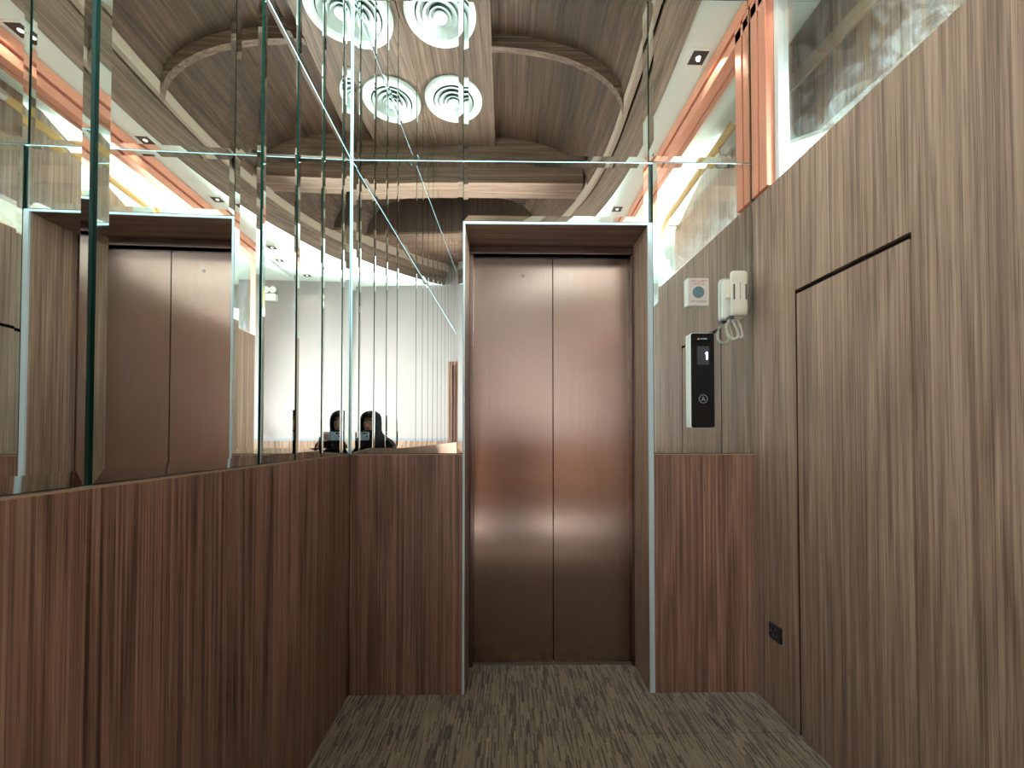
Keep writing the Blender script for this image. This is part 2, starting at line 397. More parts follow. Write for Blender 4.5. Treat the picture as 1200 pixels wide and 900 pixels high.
obj('soffit_panel', B((OX0, YB+.006, OZ), (OX1, YB+.26, OZ+.014)), M['beam_wood'], wb)
obj('edge_trim', B((OX1, YB-.002, 0), (OX1+.022, YB+.006, OZ)), M['white_trim'], wb)
obj('edge_trim', B((OX0-.009, YB-.002, 0), (OX0, YB+.006, OZ)), M['white_trim'], wb)
obj('edge_trim', B((OX0-.009, YB-.001, OZ), (OX1+.022, YB+.006, OZ+.010)), M['pale_edge'], wb)
for nm, u0, u1, first, lab in (('wall_mirror', -.7075, OX0-.010, 1.086, 'faceted mirror glass between the left corner and the lift doorway'),
                               ('wall_mirror', OX0-.007, OX1+.004, 2.155, 'faceted mirror panes directly above the lift doorway'),
                               ('wall_mirror', OX1+.008, XR-.003, 1.086, 'faceted mirror panes behind the black call panel and white handset')):
    mo = empty(nm, ((u0+u1)/2, YB, first), lab, 'mirror')
    for (z0, z1) in ROWS:
        a = u0
        if first < 2 and z0 < 2 and u1 > 1: a = OX1+.024
        mirror_panel(mo, BPR if u1 > 1 else BP, a, u1, max(z0, first)+.0006, z1-.0006)
bm = bmesh.new()
for z in (2.434, 3.207): box(bm, (-.705, YB+.0035, z-.004), (XR, YB+.0045, z+.004))
box(bm, (-.7085, YB-.003, ZW), (-.7035, YB+.005, 3.93)); obj('joint_strip', bm, M['pale_edge'], wb)

# ------------------------------------------------------------------ lift doors
el = empty('elevator_door', ((OX0+OX1)/2, YB+.2, 0), 'pair of closed brushed rose-steel lift doors in the recessed doorway', 'elevator door')
DX0, DXM, DX1, DY = -.166, .243, .640, 2.135
for x0, x1 in ((DX0-.02, DXM-.0025), (DXM+.0025, DX1+.02)):
    d = obj('door_panel', B((x0, DY, .008), (x1, DY+.03, 2.115)), M['steel'], el)
    if x0 < 0:
        bm = bmesh.new(); r0 = lathe(bm, [(.0075, 0), (.0075, -.0012), (.004, -.0012), (.004, .002)], (.088, DY, 1.995), 16, 'y'); cap(bm, r0[-1])
        obj('key_hole', bm, M['grey_plastic'], d)
obj('door_shadow_gap', B((DXM-.0025, DY+.012, .01), (DXM+.0025, DY+.03, 2.11)), M['dark_gap'], el)
for x0, x1 in ((OX0+.001, DX0), (DX1, OX1-.001)):
    obj('jamb', B((x0, YB+.215, 0), (x1, YB+.258, 2.098)), M['steel_frame'], el, bevel=.002)
obj('header', B((OX0+.001, YB+.212, 2.098), (OX1-.001, YB+.258, OZ-.001)), M['steel_frame'], el, bevel=.002)
obj('sill', B((OX0+.001, DY-.01, -.006), (OX1-.001, DY+.06, .003)), M['sill'], el)

# ------------------------------------------------------------------ right wall, flush door, copper framed glazing
wr = empty('wall_right', (XR, .5, 0), kind='structure')
RY0, ZR = -.92, 2.25
LY0, LY1, LZ = 1.153, 1.606, 1.735          # flush door leaf
obj('wood_panel', B((XR, LY1+.008, -.004), (XR+.05, YB+.02, ZR)), M['walnut'], wr)
obj('wood_panel', B((XR, LY0-.009, LZ+.008), (XR+.05, LY1+.008, ZR)), M['walnut'], wr)
obj('wood_panel', B((XR, RY0, -.004), (XR+.05, LY0-.009, ZR)), M['walnut'], wr)
obj('wall_core', B((XR+.05, RY0, -.1), (XR+.11, YB+.02, ZR)), M['red_gap'], wr)
obj('coping_strip', B((XR+.014, RY0, ZR), (XR+.114, YB-.001, ZR+.010)), M['copper'], wr)
dl = empty('door_1', (XR, LY0, 0), kind='structure')
obj('door_leaf', B((XR, LY0, .004), (XR+.045, LY1, LZ-.010)), M['walnut'], dl)
obj('edge_shadow', B((XR+.0002, LY1+.0062, .004), (XR+.045, LY1+.0078, LZ+.008)), M['red_gap'], dl)
obj('edge_shadow', B((XR+.0004, LY0-.0092, .004), (XR+.03, LY0-.008, LZ+.008)), M['dark_gap'], dl)
obj('leaf_edge', B((XR+.0002, LY0-.0006, .004), (XR+.03, LY0+.0004, LZ-.010)), M['edge_wood'], dl)
obj('shadow_groove', B((XR+.02, LY0-.009, LZ-.010), (XR+.05, LY1+.008, LZ+.008)), M['dark_gap'], dl)

wn = empty('window_1', (XR, .5, ZR), kind='structure')
GY = [1.74, .86, -.02, -.90]                 # pane joints along the partition
GX = XR+.05
for y0, y1 in zip(GY[1:], GY):
    obj('glass_pane', B((GX, y0+.003, ZR+.014), (GX+.008, y1-.003, 3.10)), M['dirty_glass'], wn)
for y0, y1 in ((1.835, 1.884), (1.772, 1.826)):
    obj('frame_post', B((XR-.006, y0, ZR+.012), (XR+.06, y1, 3.235)), M['copper'], wn, bevel=.004)
obj('post_groove', B((XR+.012, 1.82, ZR+.012), (XR+.05, 1.84, 3.235)), M['copper_dark'], wn)
obj('frame_post', B((XR-.004, -.95, ZR+.012), (XR+.09, -.905, 3.235)), M['copper'], wn, bevel=.004)
obj('frame_post', B((XR+.03, 1.742, ZR+.012), (XR+.075, 1.770, 3.235)), M['frame_white'], wn)
obj('top_rail', B((XR-.012, -.95, 3.175), (XR+.10, 1.888, 3.245)), M['copper'], wn, bevel=.004)
obj('rail_groove', B((XR+.004, -.95, 3.155), (XR+.09, 1.888, 3.178)), M['copper_dark'], wn)
obj('top_rail', B((XR-.006, -.95, 3.10), (XR+.09, 1.888, 3.157)), M['copper'], wn, bevel=.004)

# ------------------------------------------------------------------ stairwell behind the glazing
ws = empty('wall_stairwell', (2.4, 0, 0), kind='structure')
W1 = (-1.75, .05, 1.05, 2.85); W2 = (.50, 1.75, 2.35, 3.13)    # window openings y0, y1, z0, z1
ys = [YREAR-.1, W1[0], W1[1], W2[0], W2[1], 2.4]
for k, (y0, y1) in enumerate(zip(ys, ys[1:])):
    wdw = {1: W1, 3: W2}.get(k)
    if wdw is None: obj('wall_panel', B((2.4, y0, -.1), (2.5, y1, 3.6)), M['cream'], ws)
    else:
        obj('wall_panel', B((2.4, y0, -.1), (2.5, y1, wdw[2])), M['cream'], ws); obj('wall_panel', B((2.4, y0, wdw[3]), (2.5, y1, 3.6)), M['cream'], ws)
obj('wall_panel', B((1.12, 2.30, -.1), (2.5, 2.4, 3.6)), M['cream'], ws)
for n_, (y0, y1, z0, z1) in ((2, W1), (3, W2)):
    wi = empty('window_%d' % n_, (2.45, (y0+y1)/2, z0), kind='structure')
    f = .05
    for a, b in (((2.42, y0, z0), (2.48, y0+f, z1)), ((2.42, y1-f, z0), (2.48, y1, z1)), ((2.42, y0, z0), (2.48, y1, z0+f)), ((2.42, y0, z1-f), (2.48, y1, z1)),
                 ((2.42, (y0+y1)/2-f/2, z0), (2.48, (y0+y1)/2+f/2, z1))):
        obj('window_bar', B(a, b), M['frame_white'], wi)
    for a, b in ((y0+f, (y0+y1)/2-f/2), ((y0+y1)/2+f/2, y1-f)):
        obj('glass_pane', B((2.447, a, z0+f), (2.453, b, z1-f)), M['glass'], wi)
# timber lining beyond the glass: stepped foot, sloping top, pale board imitating a stripe of light
tl = empty('trim_1', (1.5, 1.4, 2.6), kind='structure')
bm = bmesh.new()
prof = [(2.29, 2.80), (2.29, 3.24), (1.0, 3.24), (.24, 2.93), (.24, 2.58), (1.2, 2.575), (1.93, 2.63)]
f0 = [bm.verts.new((1.50, y, z)) for y, z in prof]; f1 = [bm.verts.new((1.56, y, z)) for y, z in prof]
bm.faces.new(f0); bm.faces.new(f1)
for k in range(len(prof)): bm.faces.new((f0[k], f0[(k+1) % len(prof)], f1[(k+1) % len(prof)], f1[k]))
obj('timber_lining', bm, M['walnut'], tl)
bm = bmesh.new(); hexa(bm, [(1.485, 2.27, 2.985), (1.50, 2.27, 2.985), (1.50, 1.2, 2.86), (1.485, 1.2, 2.86), (1.485, 2.27, 3.065), (1.50, 2.27, 3.065), (1.50, 1.2, 2.93), (1.485, 1.2, 2.93)])
obj('light_stripe_board', bm, M['edge_wood'], tl)
si = empty('trim_2', (1.4, 2.0, 2.5), kind='structure')
obj('sill_step', B((XR+.115, 2.02, 2.40), (2.3, 2.29, 2.56)), M['frame_white'], si)
obj('sill_stone', B((XR+.115, 1.90, 2.30), (2.3, 2.04, 2.46)), M['marble'], si)
obj('sill_edge', B((XR+.115, 2.04, 2.56), (2.3, 2.29, 2.60)), M['chrome_soft'], si)
obj('side_frame', B((XR+.115, 2.16, 2.60), (XR+.175, 2.29, 3.24)), M['frame_white'], si)

# golden handrail on brackets, running down beside the lining
hr = empty('stair_handrail', (1.40, .8, 2.9), 'golden wooden stair handrail on square chrome brackets behind the glass partition', 'handrail')
hp = [(1.42, 1.30, 3.10), (1.42, .95, 3.075), (1.42, .55, 3.05), (1.42, .28, 3.03), (1.42, .16, 2.98), (1.42, .08, 2.90), (1.42, -.02, 2.72), (1.42, -.16, 2.45), (1.42, -.34, 2.12)]
bm = bmesh.new(); tube(bm, hp, .024, 14); obj('rail', bm, M['gold_wood'], hr, smooth=True)
bm = bmesh.new(); tube(bm, [(1.42, 1.34, 3.102), (1.42, 1.30, 3.10)], .027, 16); obj('end_cap', bm, M['chrome_soft'], hr)
for p in ((1.42, 1.12, 3.06), (1.42, .30, 3.01), (1.42, .04, 2.82), (1.42, -.22, 2.33)):
    bm = bmesh.new(); tube(bm, [(p[0], p[1], p[2]), (p[0], p[1], p[2]-.05), (p[0]+.07, p[1], p[2]-.05)], .007, 8)
    box(bm, (p[0]+.06, p[1]-.025, p[2]-.08), (p[0]+.075, p[1]+.025, p[2]-.02)); obj('bracket', bm, M['chrome'], hr)
bm = bmesh.new(); tube(bm, [(1.495, .10, 0), (1.495, .10, 2.75)], .02, 10); tube(bm, [(1.495, -.22, 0), (1.495, -.22, 2.28)], .02, 10); obj('post', bm, M['chrome'], hr)

# ------------------------------------------------------------------ rear of the lobby (seen in the mirrors)
wv = empty('wall_rear', (0, YREAR, 0), kind='structure')
obj('wall_slab', B((-1.7, YREAR-.12, -.1), (2.5, YREAR, 4.1)), M['wall'], wv)
for k, (x0, x1) in enumerate(((-.41, .53), (.533, 1.473), (1.476, 2.4))):
    obj('wainscot_panel', B((x0, YREAR, 0), (x1, YREAR+.012, 1.10)), M['walnut'], wv)
obj('wainscot_cap', B((-.41, YREAR, 1.10), (2.4, YREAR+.013, 1.135)), mat('shadow_grey_cap', (.16, .18, .21), .5), wv)  # cap strip with the blue-grey shadow line put into its colour
wf = empty('wall_far_left', (-1.65, -1.6, 0), kind='structure')
obj('wall_slab', B((-1.7, YREAR, -.1), (-1.6, -1.30, 4.1)), M['wall'], wf)
obj('wall_slab', B((-1.7, -1.37, -.1), (-.78, -1.30, 4.1)), M['wall'], wf)
d2 = empty('door_2', (-.83, YREAR, 0), kind='structure')
obj('door_leaf', B((-1.22, YREAR+.002, .005), (-.47, YREAR+.045, 2.13)), M['door_wood'], d2)
for a, b in (((-1.27, YREAR+.001, 0), (-1.22, YREAR+.06, 2.18)), ((-.47, YREAR+.001, 0), (-.42, YREAR+.06, 2.18)), ((-1.22, YREAR+.001, 2.13), (-.47, YREAR+.06, 2.18))):
    obj('door_frame', B(a, b), M['door_wood'], d2)
bm = bmesh.new(); tube(bm, [(-1.15, YREAR+.045, 1.0), (-1.15, YREAR+.09, 1.0), (-1.04, YREAR+.09, 1.0)], .009, 10); obj('door_handle', bm, M['chrome'], d2)

# ------------------------------------------------------------------ ceiling
ce = empty('ceiling', (0, 0, 3.5), kind='structure')
def cr(pts, n):
    """Catmull-Rom through pts"""
    out = []
    P = [pts[0]]+list(pts)+[pts[-1]]
    for i in range(1, len(P)-2):
        for k in range(n):
            t = k/n; p0, p1, p2, p3 = (Vector(P[j]) for j in (i-1, i, i+1, i+2))
            out.append(.5*((2*p1)+(-p0+p2)*t+(2*p0-5*p1+4*p2-p3)*t*t+(-p0+3*p1-3*p2+p3)*t**3))
    out.append(Vector(pts[-1])); return out
EDGE = cr([(.93, 1.89, 0), (.975, 1.2, 0), (.965, .6, 0), (.87, 0, 0), (.70, -.5, 0), (.42, -1.08, 0), (-.05, -1.64, 0), (-.36, -1.9, 0)], 7)
def offs(d):
    """the border narrows towards the rear"""
    out = []
    for i, p in enumerate(EDGE):
        t = (EDGE[min(i+1, len(EDGE)-1)]-EDGE[max(i-1, 0)]).normalized(); n = Vector((t.y, -t.x, 0))   # towards the left / inside
        out.append(p+n*d*min(.92, max(.36, .42+.34*(p.y+.5))))
    out[0].y = 1.889; out[-1] = Vector((out[-1].x-(0), YREAR, 0)); return out
def strip(bm, A, Bp, za, zb, zt, mi=0):
    """slab between polylines A and Bp: underside za (A) .. zb (Bp), top zt"""
    ra = [bm.verts.new((p.x, p.y, za)) for p in A]; rb = [bm.verts.new((p.x, p.y, zb)) for p in Bp]
    ta = [bm.verts.new((p.x, p.y, zt)) for p in A]; tb = [bm.verts.new((p.x, p.y, zt)) for p in Bp]
    for k in range(len(A)-1):
        for q in ((ra[k], ra[k+1], rb[k+1], rb[k]), (ta[k], ta[k+1], tb[k+1], tb[k]), (ra[k], ra[k+1], ta[k+1], ta[k]), (rb[k], rb[k+1], tb[k+1], tb[k])):
            bm.faces.new(q).material_index = mi
    for k in (0, len(A)-1): bm.faces.new((ra[k], rb[k], tb[k], ta[k])).material_index = mi
    uv = bm.loops.layers.uv.new('UVMap'); u = 0.0; pos = {}
    for k in range(len(A)):                                  # metres along the curve, metres across it
        if k: u += (A[k]-A[k-1]).length
        wd = (Bp[k]-A[k]).length
        for v, t in ((ra[k], 0), (rb[k], wd), (ta[k], -.5), (tb[k], wd+.5)): pos[v] = (u, t)
    for f in bm.faces:
        for l in f.loops: l[uv].uv = pos[l.vert]
ZC = 3.25
far = [Vector((2.5, p.y, 0)) for p in EDGE]
bm = bmesh.new(); strip(bm, EDGE, far, ZC, ZC, 4.1); obj('white_ceiling', bm, M['paint'], ce)
obj('white_ceiling', B((XR+.02, 1.885, ZC), (2.5, 2.4, 3.6)), M['paint'], ce)
e1, e2, e3 = offs(.12), offs(.14), offs(.18)
bm = bmesh.new(); strip(bm, EDGE, e1, ZC-.006, 3.42, 3.9); obj('wood_border', bm, M['border_wood'], ce)
bm = bmesh.new(); strip(bm, e1, e2, 3.455, 3.455, 3.9); obj('shadow_groove', bm, M['dark_gap'], ce)
bm = bmesh.new(); strip(bm, e2, e3, 3.425, 3.425, 3.9); obj('border_lip', bm, mat('pale_lip', (.36, .27, .21), .5), ce)
def xin(y):
    for p, q in zip(e3, e3[1:]):
        if q.y <= y <= p.y: return p.x+(q.x-p.x)*(p.y-y)/max(1e-6, p.y-q.y)
    return e3[0].x if y > 1 else e3[-1].x
SPR, RISE, XC = 3.50, .45, -.25
def vault(t, y):
    """t=0 on the crown line, 1 at the curved border, negative towards the left wall"""
    if t < 0: return XC+.46*-(-t), SPR+RISE*math.sqrt(1-(.35*t)**2)
    return XC+t*(xin(y)-XC), SPR+RISE*max(0, 1-abs(t)**2.5)**.5
# vault boards of the two bays
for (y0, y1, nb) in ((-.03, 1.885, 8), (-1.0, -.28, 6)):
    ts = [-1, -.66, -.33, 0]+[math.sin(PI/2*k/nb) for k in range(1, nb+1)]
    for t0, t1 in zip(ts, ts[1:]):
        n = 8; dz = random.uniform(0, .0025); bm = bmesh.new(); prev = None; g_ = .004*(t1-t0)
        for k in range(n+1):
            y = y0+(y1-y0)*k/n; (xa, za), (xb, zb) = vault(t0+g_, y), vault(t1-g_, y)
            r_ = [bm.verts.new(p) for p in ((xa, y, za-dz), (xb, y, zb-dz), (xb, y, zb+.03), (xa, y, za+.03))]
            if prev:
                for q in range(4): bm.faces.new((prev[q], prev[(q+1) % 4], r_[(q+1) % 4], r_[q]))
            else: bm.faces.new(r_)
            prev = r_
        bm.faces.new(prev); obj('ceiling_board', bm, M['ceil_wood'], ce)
def arch(x):
    t = (x-XC)/(xin(.94)-XC); return SPR+RISE*max(0, 1-abs(t)**2.5)**.5
obj('ceiling_slab', B((-1.7, YREAR, 4.06), (1.2, 2.0, 4.16)), M['dark_gap'], ce)
# cross beams with their arched end walls, deep soffit at the rear
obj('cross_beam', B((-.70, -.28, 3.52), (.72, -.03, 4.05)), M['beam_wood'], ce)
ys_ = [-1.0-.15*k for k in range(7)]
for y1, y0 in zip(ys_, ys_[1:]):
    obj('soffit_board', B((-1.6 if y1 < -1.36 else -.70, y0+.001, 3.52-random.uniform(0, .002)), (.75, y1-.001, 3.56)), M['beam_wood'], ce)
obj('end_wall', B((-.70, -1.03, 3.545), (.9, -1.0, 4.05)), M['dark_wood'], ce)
# slender arched rib
bm = bmesh.new(); prev = None
for k in range(21):
    x = -.10+(xin(.94)+.10)*math.sin(PI/2*k/20); z = arch(x)
    ring = [bm.verts.new(p) for p in ((x, .92, z-.09), (x, .965, z-.09), (x, .965, z+.01), (x, .92, z+.01))]
    if prev:
        for j in range(4): bm.faces.new((prev[j], prev[(j+1) % 4], ring[(j+1) % 4], ring[j]))
    else: bm.faces.new(ring)
    prev = ring
bm.faces.new(prev); obj('arched_rib', bm, M['beam_wood'], ce)
obj('diffuser_plate', B((-.685, -.03, 3.865), (-.10, 1.885, 3.91)), M['plate_wood'], ce)

def diffuser(x, y, z, lab):
    """z is the underside of the plate; everything hangs below it"""
    t = empty('air_diffuser', (x, y, z), lab, 'air vent', 'round air diffusers in the timber ceiling')
    def ring(name, r0, r1, z0, z1, parent=t):
        bm = bmesh.new(); lathe(bm, [(r0, z0), (r1, z1), (r1-.004, z1+.004), (r0, z0+.006), (r0, z0)], (x, y, z), 48); return obj(name, bm, M['diffuser'], parent, smooth=True)
    bm = bmesh.new(); lathe(bm, [(.228, -.001), (.228, -.014), (.214, -.022), (.178, -.026), (.160, -.020), (.160, -.001), (.228, -.001)], (x, y, z), 56); obj('flange', bm, M['diffuser'], t)
    for r0, r1, dz in ((.150, .112, -.030), (.110, .074, -.033), (.070, .042, -.036)): ring('cone', r0, r1, dz, dz+.022)
    bm = bmesh.new(); rr = lathe(bm, [(.046, -.034), (.040, -.041), (.012, -.044)], (x, y, z), 32); cap(bm, rr[-1]); cap(bm, rr[0]); obj('centre_disc', bm, M['diffuser'], t)
    bm = bmesh.new(); rr = lathe(bm, [(.162, -.001), (.162, -.004)], (x, y, z), 40); cap(bm, rr[-1]); cap(bm, rr[0]); obj('throat', bm, M['grey_plastic'], t)
diffuser(-.42, 1.18, 3.865, 'round white air diffuser on the ceiling plate, nearer the lift wall')
diffuser(-.42, .50, 3.865, 'round white air diffuser on the ceiling plate, farther from the lift wall')

def downlight(x, y, lab):
    t = empty('downlight', (x, y, ZC), lab, 'ceiling light', 'square downlights in the white ceiling')
    h = .055
    bm = bmesh.new()
    for a, b in (((-h, -h), (h, -h+.012)), ((-h, h-.012), (h, h)), ((-h, -h+.012), (-h+.012, h-.012)), ((h-.012, -h+.012), (h, h-.012))):
        box(bm, (x+a[0], y+a[1], ZC-.004), (x+b[0], y+b[1], ZC+.0))
    obj('trim_frame', bm, M['white_plastic'], t)
    obj('baffle', B((x-h+.012, y-h+.012, ZC-.0025), (x+h-.012, y+h-.012, ZC-.0005)), M['lamp_black'], t)
    bm = bmesh.new(); rr = lathe(bm, [(.014, -.0025), (.013, -.006)], (x, y, ZC), 20); cap(bm, rr[0]); cap(bm, rr[-1]); obj('lamp', bm, M['lamp_lit'], t)
    l = bpy.data.lights.new('downlight_glow', 'SPOT'); l.energy = 5; l.spot_size = R(110); l.spot_blend = .6; l.color = (1.0, .86, .70); l.shadow_soft_size = .008
    o = bpy.data.objects.new('downlight_glow', l); C.objects.link(o); o.parent = t; o.location = (0, 0, -.012)
for x, y, lab in ((1.065, 1.55, 'square downlight in the white ceiling strip, nearest the lift wall'),
                  (1.06, .76, 'square downlight in the white ceiling strip, second from the lift wall'),
                  (1.02, .03, 'square downlight in the white ceiling strip, third from the lift wall'),
                  (1.01, -.90, 'square downlight in the white ceiling, just behind the glass partition end'),
                  (1.09, -1.24, 'square downlight in the white ceiling, fifth from the lift wall'),
                  (.96, -1.70, 'square downlight in the white ceiling, closest to the rear wall')):
    downlight(x, y, lab)
# recessed tray in the white ceiling near the stair
obj('ceiling_tray_lip', B((1.2, -1.72, ZC-.02), (1.24, -1.2, ZC)), M['paint'], ce)

# ------------------------------------------------------------------ fittings on the lift wall
# black call panel
X0, X1, Z0, Z1 = .838, .945, 1.200, 1.634
YB0 = YB; YB = YB-.0035
t = empty('call_panel', ((X0+X1)/2, YB, Z0), 'tall black glass lift call panel with floor display and round button', 'call panel')
bm = bmesh.new(); rbox(bm, (X0, YB-.026, Z0), (X1, YB-.0005, Z1), .010, 'y'); obj('housing', bm, M['white_plastic'], t, bevel=.002)
bm = bmesh.new(); rbox(bm, (X0+.001, YB-.0295, Z0+.003), (X1-.001, YB-.0262, Z1-.003), .009, 'y'); fp = obj('face_plate', bm, M['black_glass'], t)
yf = YB-.0300
def rect(x0, x1, z0, z1, dy=.0006): return B((x0, yf-dy, z0), (x1, yf+.0004, z1))
s = obj('display', rect(.866, .920, 1.488, 1.572), M['screen'], t)
bm = bmesh.new(); box(bm, (.9065, yf-.0012, 1.511), (.9135, yf-.0006, 1.546)); hexa(bm, [(.9065, yf-.0012, 1.546), (.9065, yf-.0006, 1.546), (.902, yf-.0006, 1.539), (.902, yf-.0012, 1.539), (.9065, yf-.0012, 1.54), (.9065, yf-.0006, 1.54), (.902, yf-.0006, 1.535), (.902, yf-.0012, 1.535)])
obj('digit', bm, M['lit_digit'], s, label='glowing white numeral 1')
bm = bmesh.new(); lathe(bm, [(.0195, -.0008), (.0175, -.0008), (.0175, .0002), (.0195, .0002), (.0195, -.0008)], (.892, yf, 1.333), 32, 'y'); bt = obj('button_ring', bm, M['mark_grey'], t)
bm = bmesh.new()
for sgn in (-1, 1):
    hexa(bm, [(.892, yf-.0008, 1.344), (.892, yf, 1.344), (.892+sgn*.0095, yf, 1.3235), (.892+sgn*.0095, yf-.0008, 1.3235), (.892, yf-.0008, 1.338), (.892, yf, 1.338), (.892+sgn*.0065, yf, 1.3235), (.892+sgn*.0065, yf-.0008, 1.3235)])
box(bm, (.8885, yf-.0008, 1.327), (.8955, yf, 1.3295)); obj('up_arrow', bm, M['mark_grey'], bt)
bm = bmesh.new(); q = [bm.verts.new(p) for p in ((.866, yf-.0006, 1.606), (.872, yf-.0006, 1.611), (.878, yf-.0006, 1.606), (.872, yf-.0006, 1.599))]; bm.faces.new(q); obj('logo_diamond', bm, M['mark_orange'], fp)
bm = bmesh.new()
for k in range(6): box(bm, (.881+.0052*k, yf-.0006, 1.6035), (.8848+.0052*k, yf, 1.6085))
obj('logo_wordmark', bm, M['mark_blue'], fp)

# labelled push switch
X0, X1, Z0, Z1 = .829, .928, 1.760, 1.888
t = empty('push_switch', ((X0+X1)/2, YB, Z0), 'small pale switch plate with red lettering and round slate button', 'switch')
bm = bmesh.new(); rbox(bm, (X0, YB-.016, Z0), (X1, YB-.0005, Z1), .003, 'y'); obj('back_box', bm, M['white_plastic'], t)
bm = bmesh.new(); rbox(bm, (X0+.006, YB-.0185, Z0+.001), (X1-.001, YB-.016, Z1-.001), .004, 'y'); pl = obj('face_plate', bm, M['label_face'], t)
bm = bmesh.new(); rr = lathe(bm, [(.0265, 0), (.0265, -.003), (.024, -.004), (.023, -.0015)], (.879, YB-.0185, 1.822), 36, 'y'); cap(bm, rr[-1]); obj('button', bm, M['button_grey'], t, smooth=False)
def lettering(txt, x, y, z, size, m, parent, name='lettering'):
    cu = bpy.data.curves.new(name, 'FONT'); cu.body = txt; cu.size = size; cu.align_x = 'CENTER'; cu.align_y = 'CENTER'; cu.extrude = .0002
    cu.materials.append(m); o = bpy.data.objects.new(name, cu); C.objects.link(o); o.parent = parent
    o.location = (x, y, z); o.rotation_euler = (PI/2, 0, 0)
    o.parent = None; bpy.context.view_layer.update()
    me = bpy.data.meshes.new_from_object(o.evaluated_get(bpy.context.evaluated_depsgraph_get())); me.transform(o.matrix_world)
    bpy.data.objects.remove(o); me.name = name
    q = bpy.data.objects.new(name, me); C.objects.link(q); put(q, parent); return q
lettering('FIRE ALARM', .880, YB-.0188, 1.873, .0135, M['ink_red'], pl)
lettering('SWITCH', .880, YB-.0188, 1.860, .0135, M['ink_red'], pl)
lettering('LIFT ON/OFF', .880, YB-.0188, 1.779, .0130, M['ink_dark'], pl)

# intercom handset
t = empty('intercom_handset', (1.03, YB, 1.70), 'cream wall intercom handset with looped coiled cord beside the switch plate', 'intercom')
bm = bmesh.new(); rbox(bm, (.990, YB-.020, 1.702), (1.092, YB-.0005, 1.882), .012, 'y'); obj('wall_base', bm, M['white_plastic'], t, bevel=.004)
bm = bmesh.new(); box(bm, (.997, YB-.034, 1.79), (1.085, YB-.0202, 1.868)); obj('cradle', bm, M['cream_plastic'], t, bevel=.006)
bm = bmesh.new()
hz = [(1.706, .050, .031), (1.712, .058, .035), (1.745, .062, .036), (1.785, .058, .035), (1.83, .058, .035), (1.868, .060, .036), (1.895, .062, .036), (1.906, .056, .032), (1.909, .040, .022)]
prev = None
for z, fy, hw in hz:
    ring = []
    for k in range(24):
        a = 2*PI*k/24; ca_, sa_ = math.cos(a), math.sin(a)
        ex = math.copysign(abs(ca_)**.5, ca_); ey = math.copysign(abs(sa_)**.5, sa_)
        ring.append(bm.verts.new((1.048+hw*ex, YB-.036-(fy-.036)/2+(fy-.030)/2*ey, z)))
    if prev:
        for k in range(24): bm.faces.new((prev[k], prev[(k+1) % 24], ring[(k+1) % 24], ring[k]))
    else: bm.faces.new(ring)
    prev = ring
bm.faces.new(prev); hs = obj('handset', bm, M['cream_plastic'], t, smooth=True)
for xx in (1.021, 1.074):
    obj('slot', B((xx-.003, YB-.0615, 1.775), (xx+.003, YB-.050, 1.845)), M['grey_plastic'], hs)
obj('grip_line', B((1.046, YB-.0622, 1.775), (1.049, YB-.055, 1.87)), M['mark_grey'], hs)
obj('hang_hook', B((1.006, YB-.045, 1.694), (1.030, YB-.012, 1.708)), M['grey_plastic'], t, bevel=.002)
def coil(path, r, turns, wire):
    p = cr(path, 24); n = len(p); out = []
    for i, c in enumerate(p):
        d = (p[min(i+1, n-1)]-p[max(i-1, 0)]).normalized(); a = d.cross(Vector((0, 1, 0))).normalized(); b = d.cross(a)
        t_ = 2*PI*turns*i/n; out.append(c+a*r*math.cos(t_)+b*r*math.sin(t_))
    bm = bmesh.new(); tube(bm, out, wire, 6); return bm
yc = YB-.030
obj('coiled_cord', coil([(1.018, yc, 1.70), (1.000, yc-.004, 1.665), (1.000, yc-.008, 1.625), (1.022, yc-.010, 1.604), (1.048, yc-.006, 1.612), (1.050, yc-.004, 1.64), (1.036, yc, 1.675), (1.030, yc+.002, 1.70)], .0045, 34, .0022), M['white_plastic'], t, smooth=True)
obj('coiled_cord', coil([(1.050, yc, 1.706), (1.056, yc-.004, 1.68), (1.066, yc-.006, 1.65), (1.070, yc-.004, 1.618), (1.062, yc-.002, 1.612)], .0040, 16, .0022), M['cream_plastic'], t, smooth=True)

YB = YB0
# black wall socket, low on the right wall
Y0, Y1, Z0, Z1 = 1.712, 1.790, .300, .366
t = empty('wall_socket', (XR, (Y0+Y1)/2, Z0), 'small black power socket low on the right wall', 'socket')
bm = bmesh.new(); rbox(bm, (XR-.009, Y0, Z0), (XR-.0003, Y1, Z1), .004, 'x'); obj('plate', bm, M['socket_black'], t, bevel=.0015)
for yy, zz in ((1.745, .347), (1.757, .321), (1.738, .321)):
    bm = bmesh.new(); box(bm, (XR-.0094, yy-.003, zz-.005), (XR-.0088, yy+.003, zz+.005)); obj('contact_slot', bm, M['socket_hole'], t)
bm = bmesh.new(); rr = lathe(bm, [(.004, -.0094), (.004, -.0088)], (XR, 1.775, .333), 12, 'x'); cap(bm, rr[0]); cap(bm, rr[-1]); obj('screw', bm, M['socket_hole'], t)

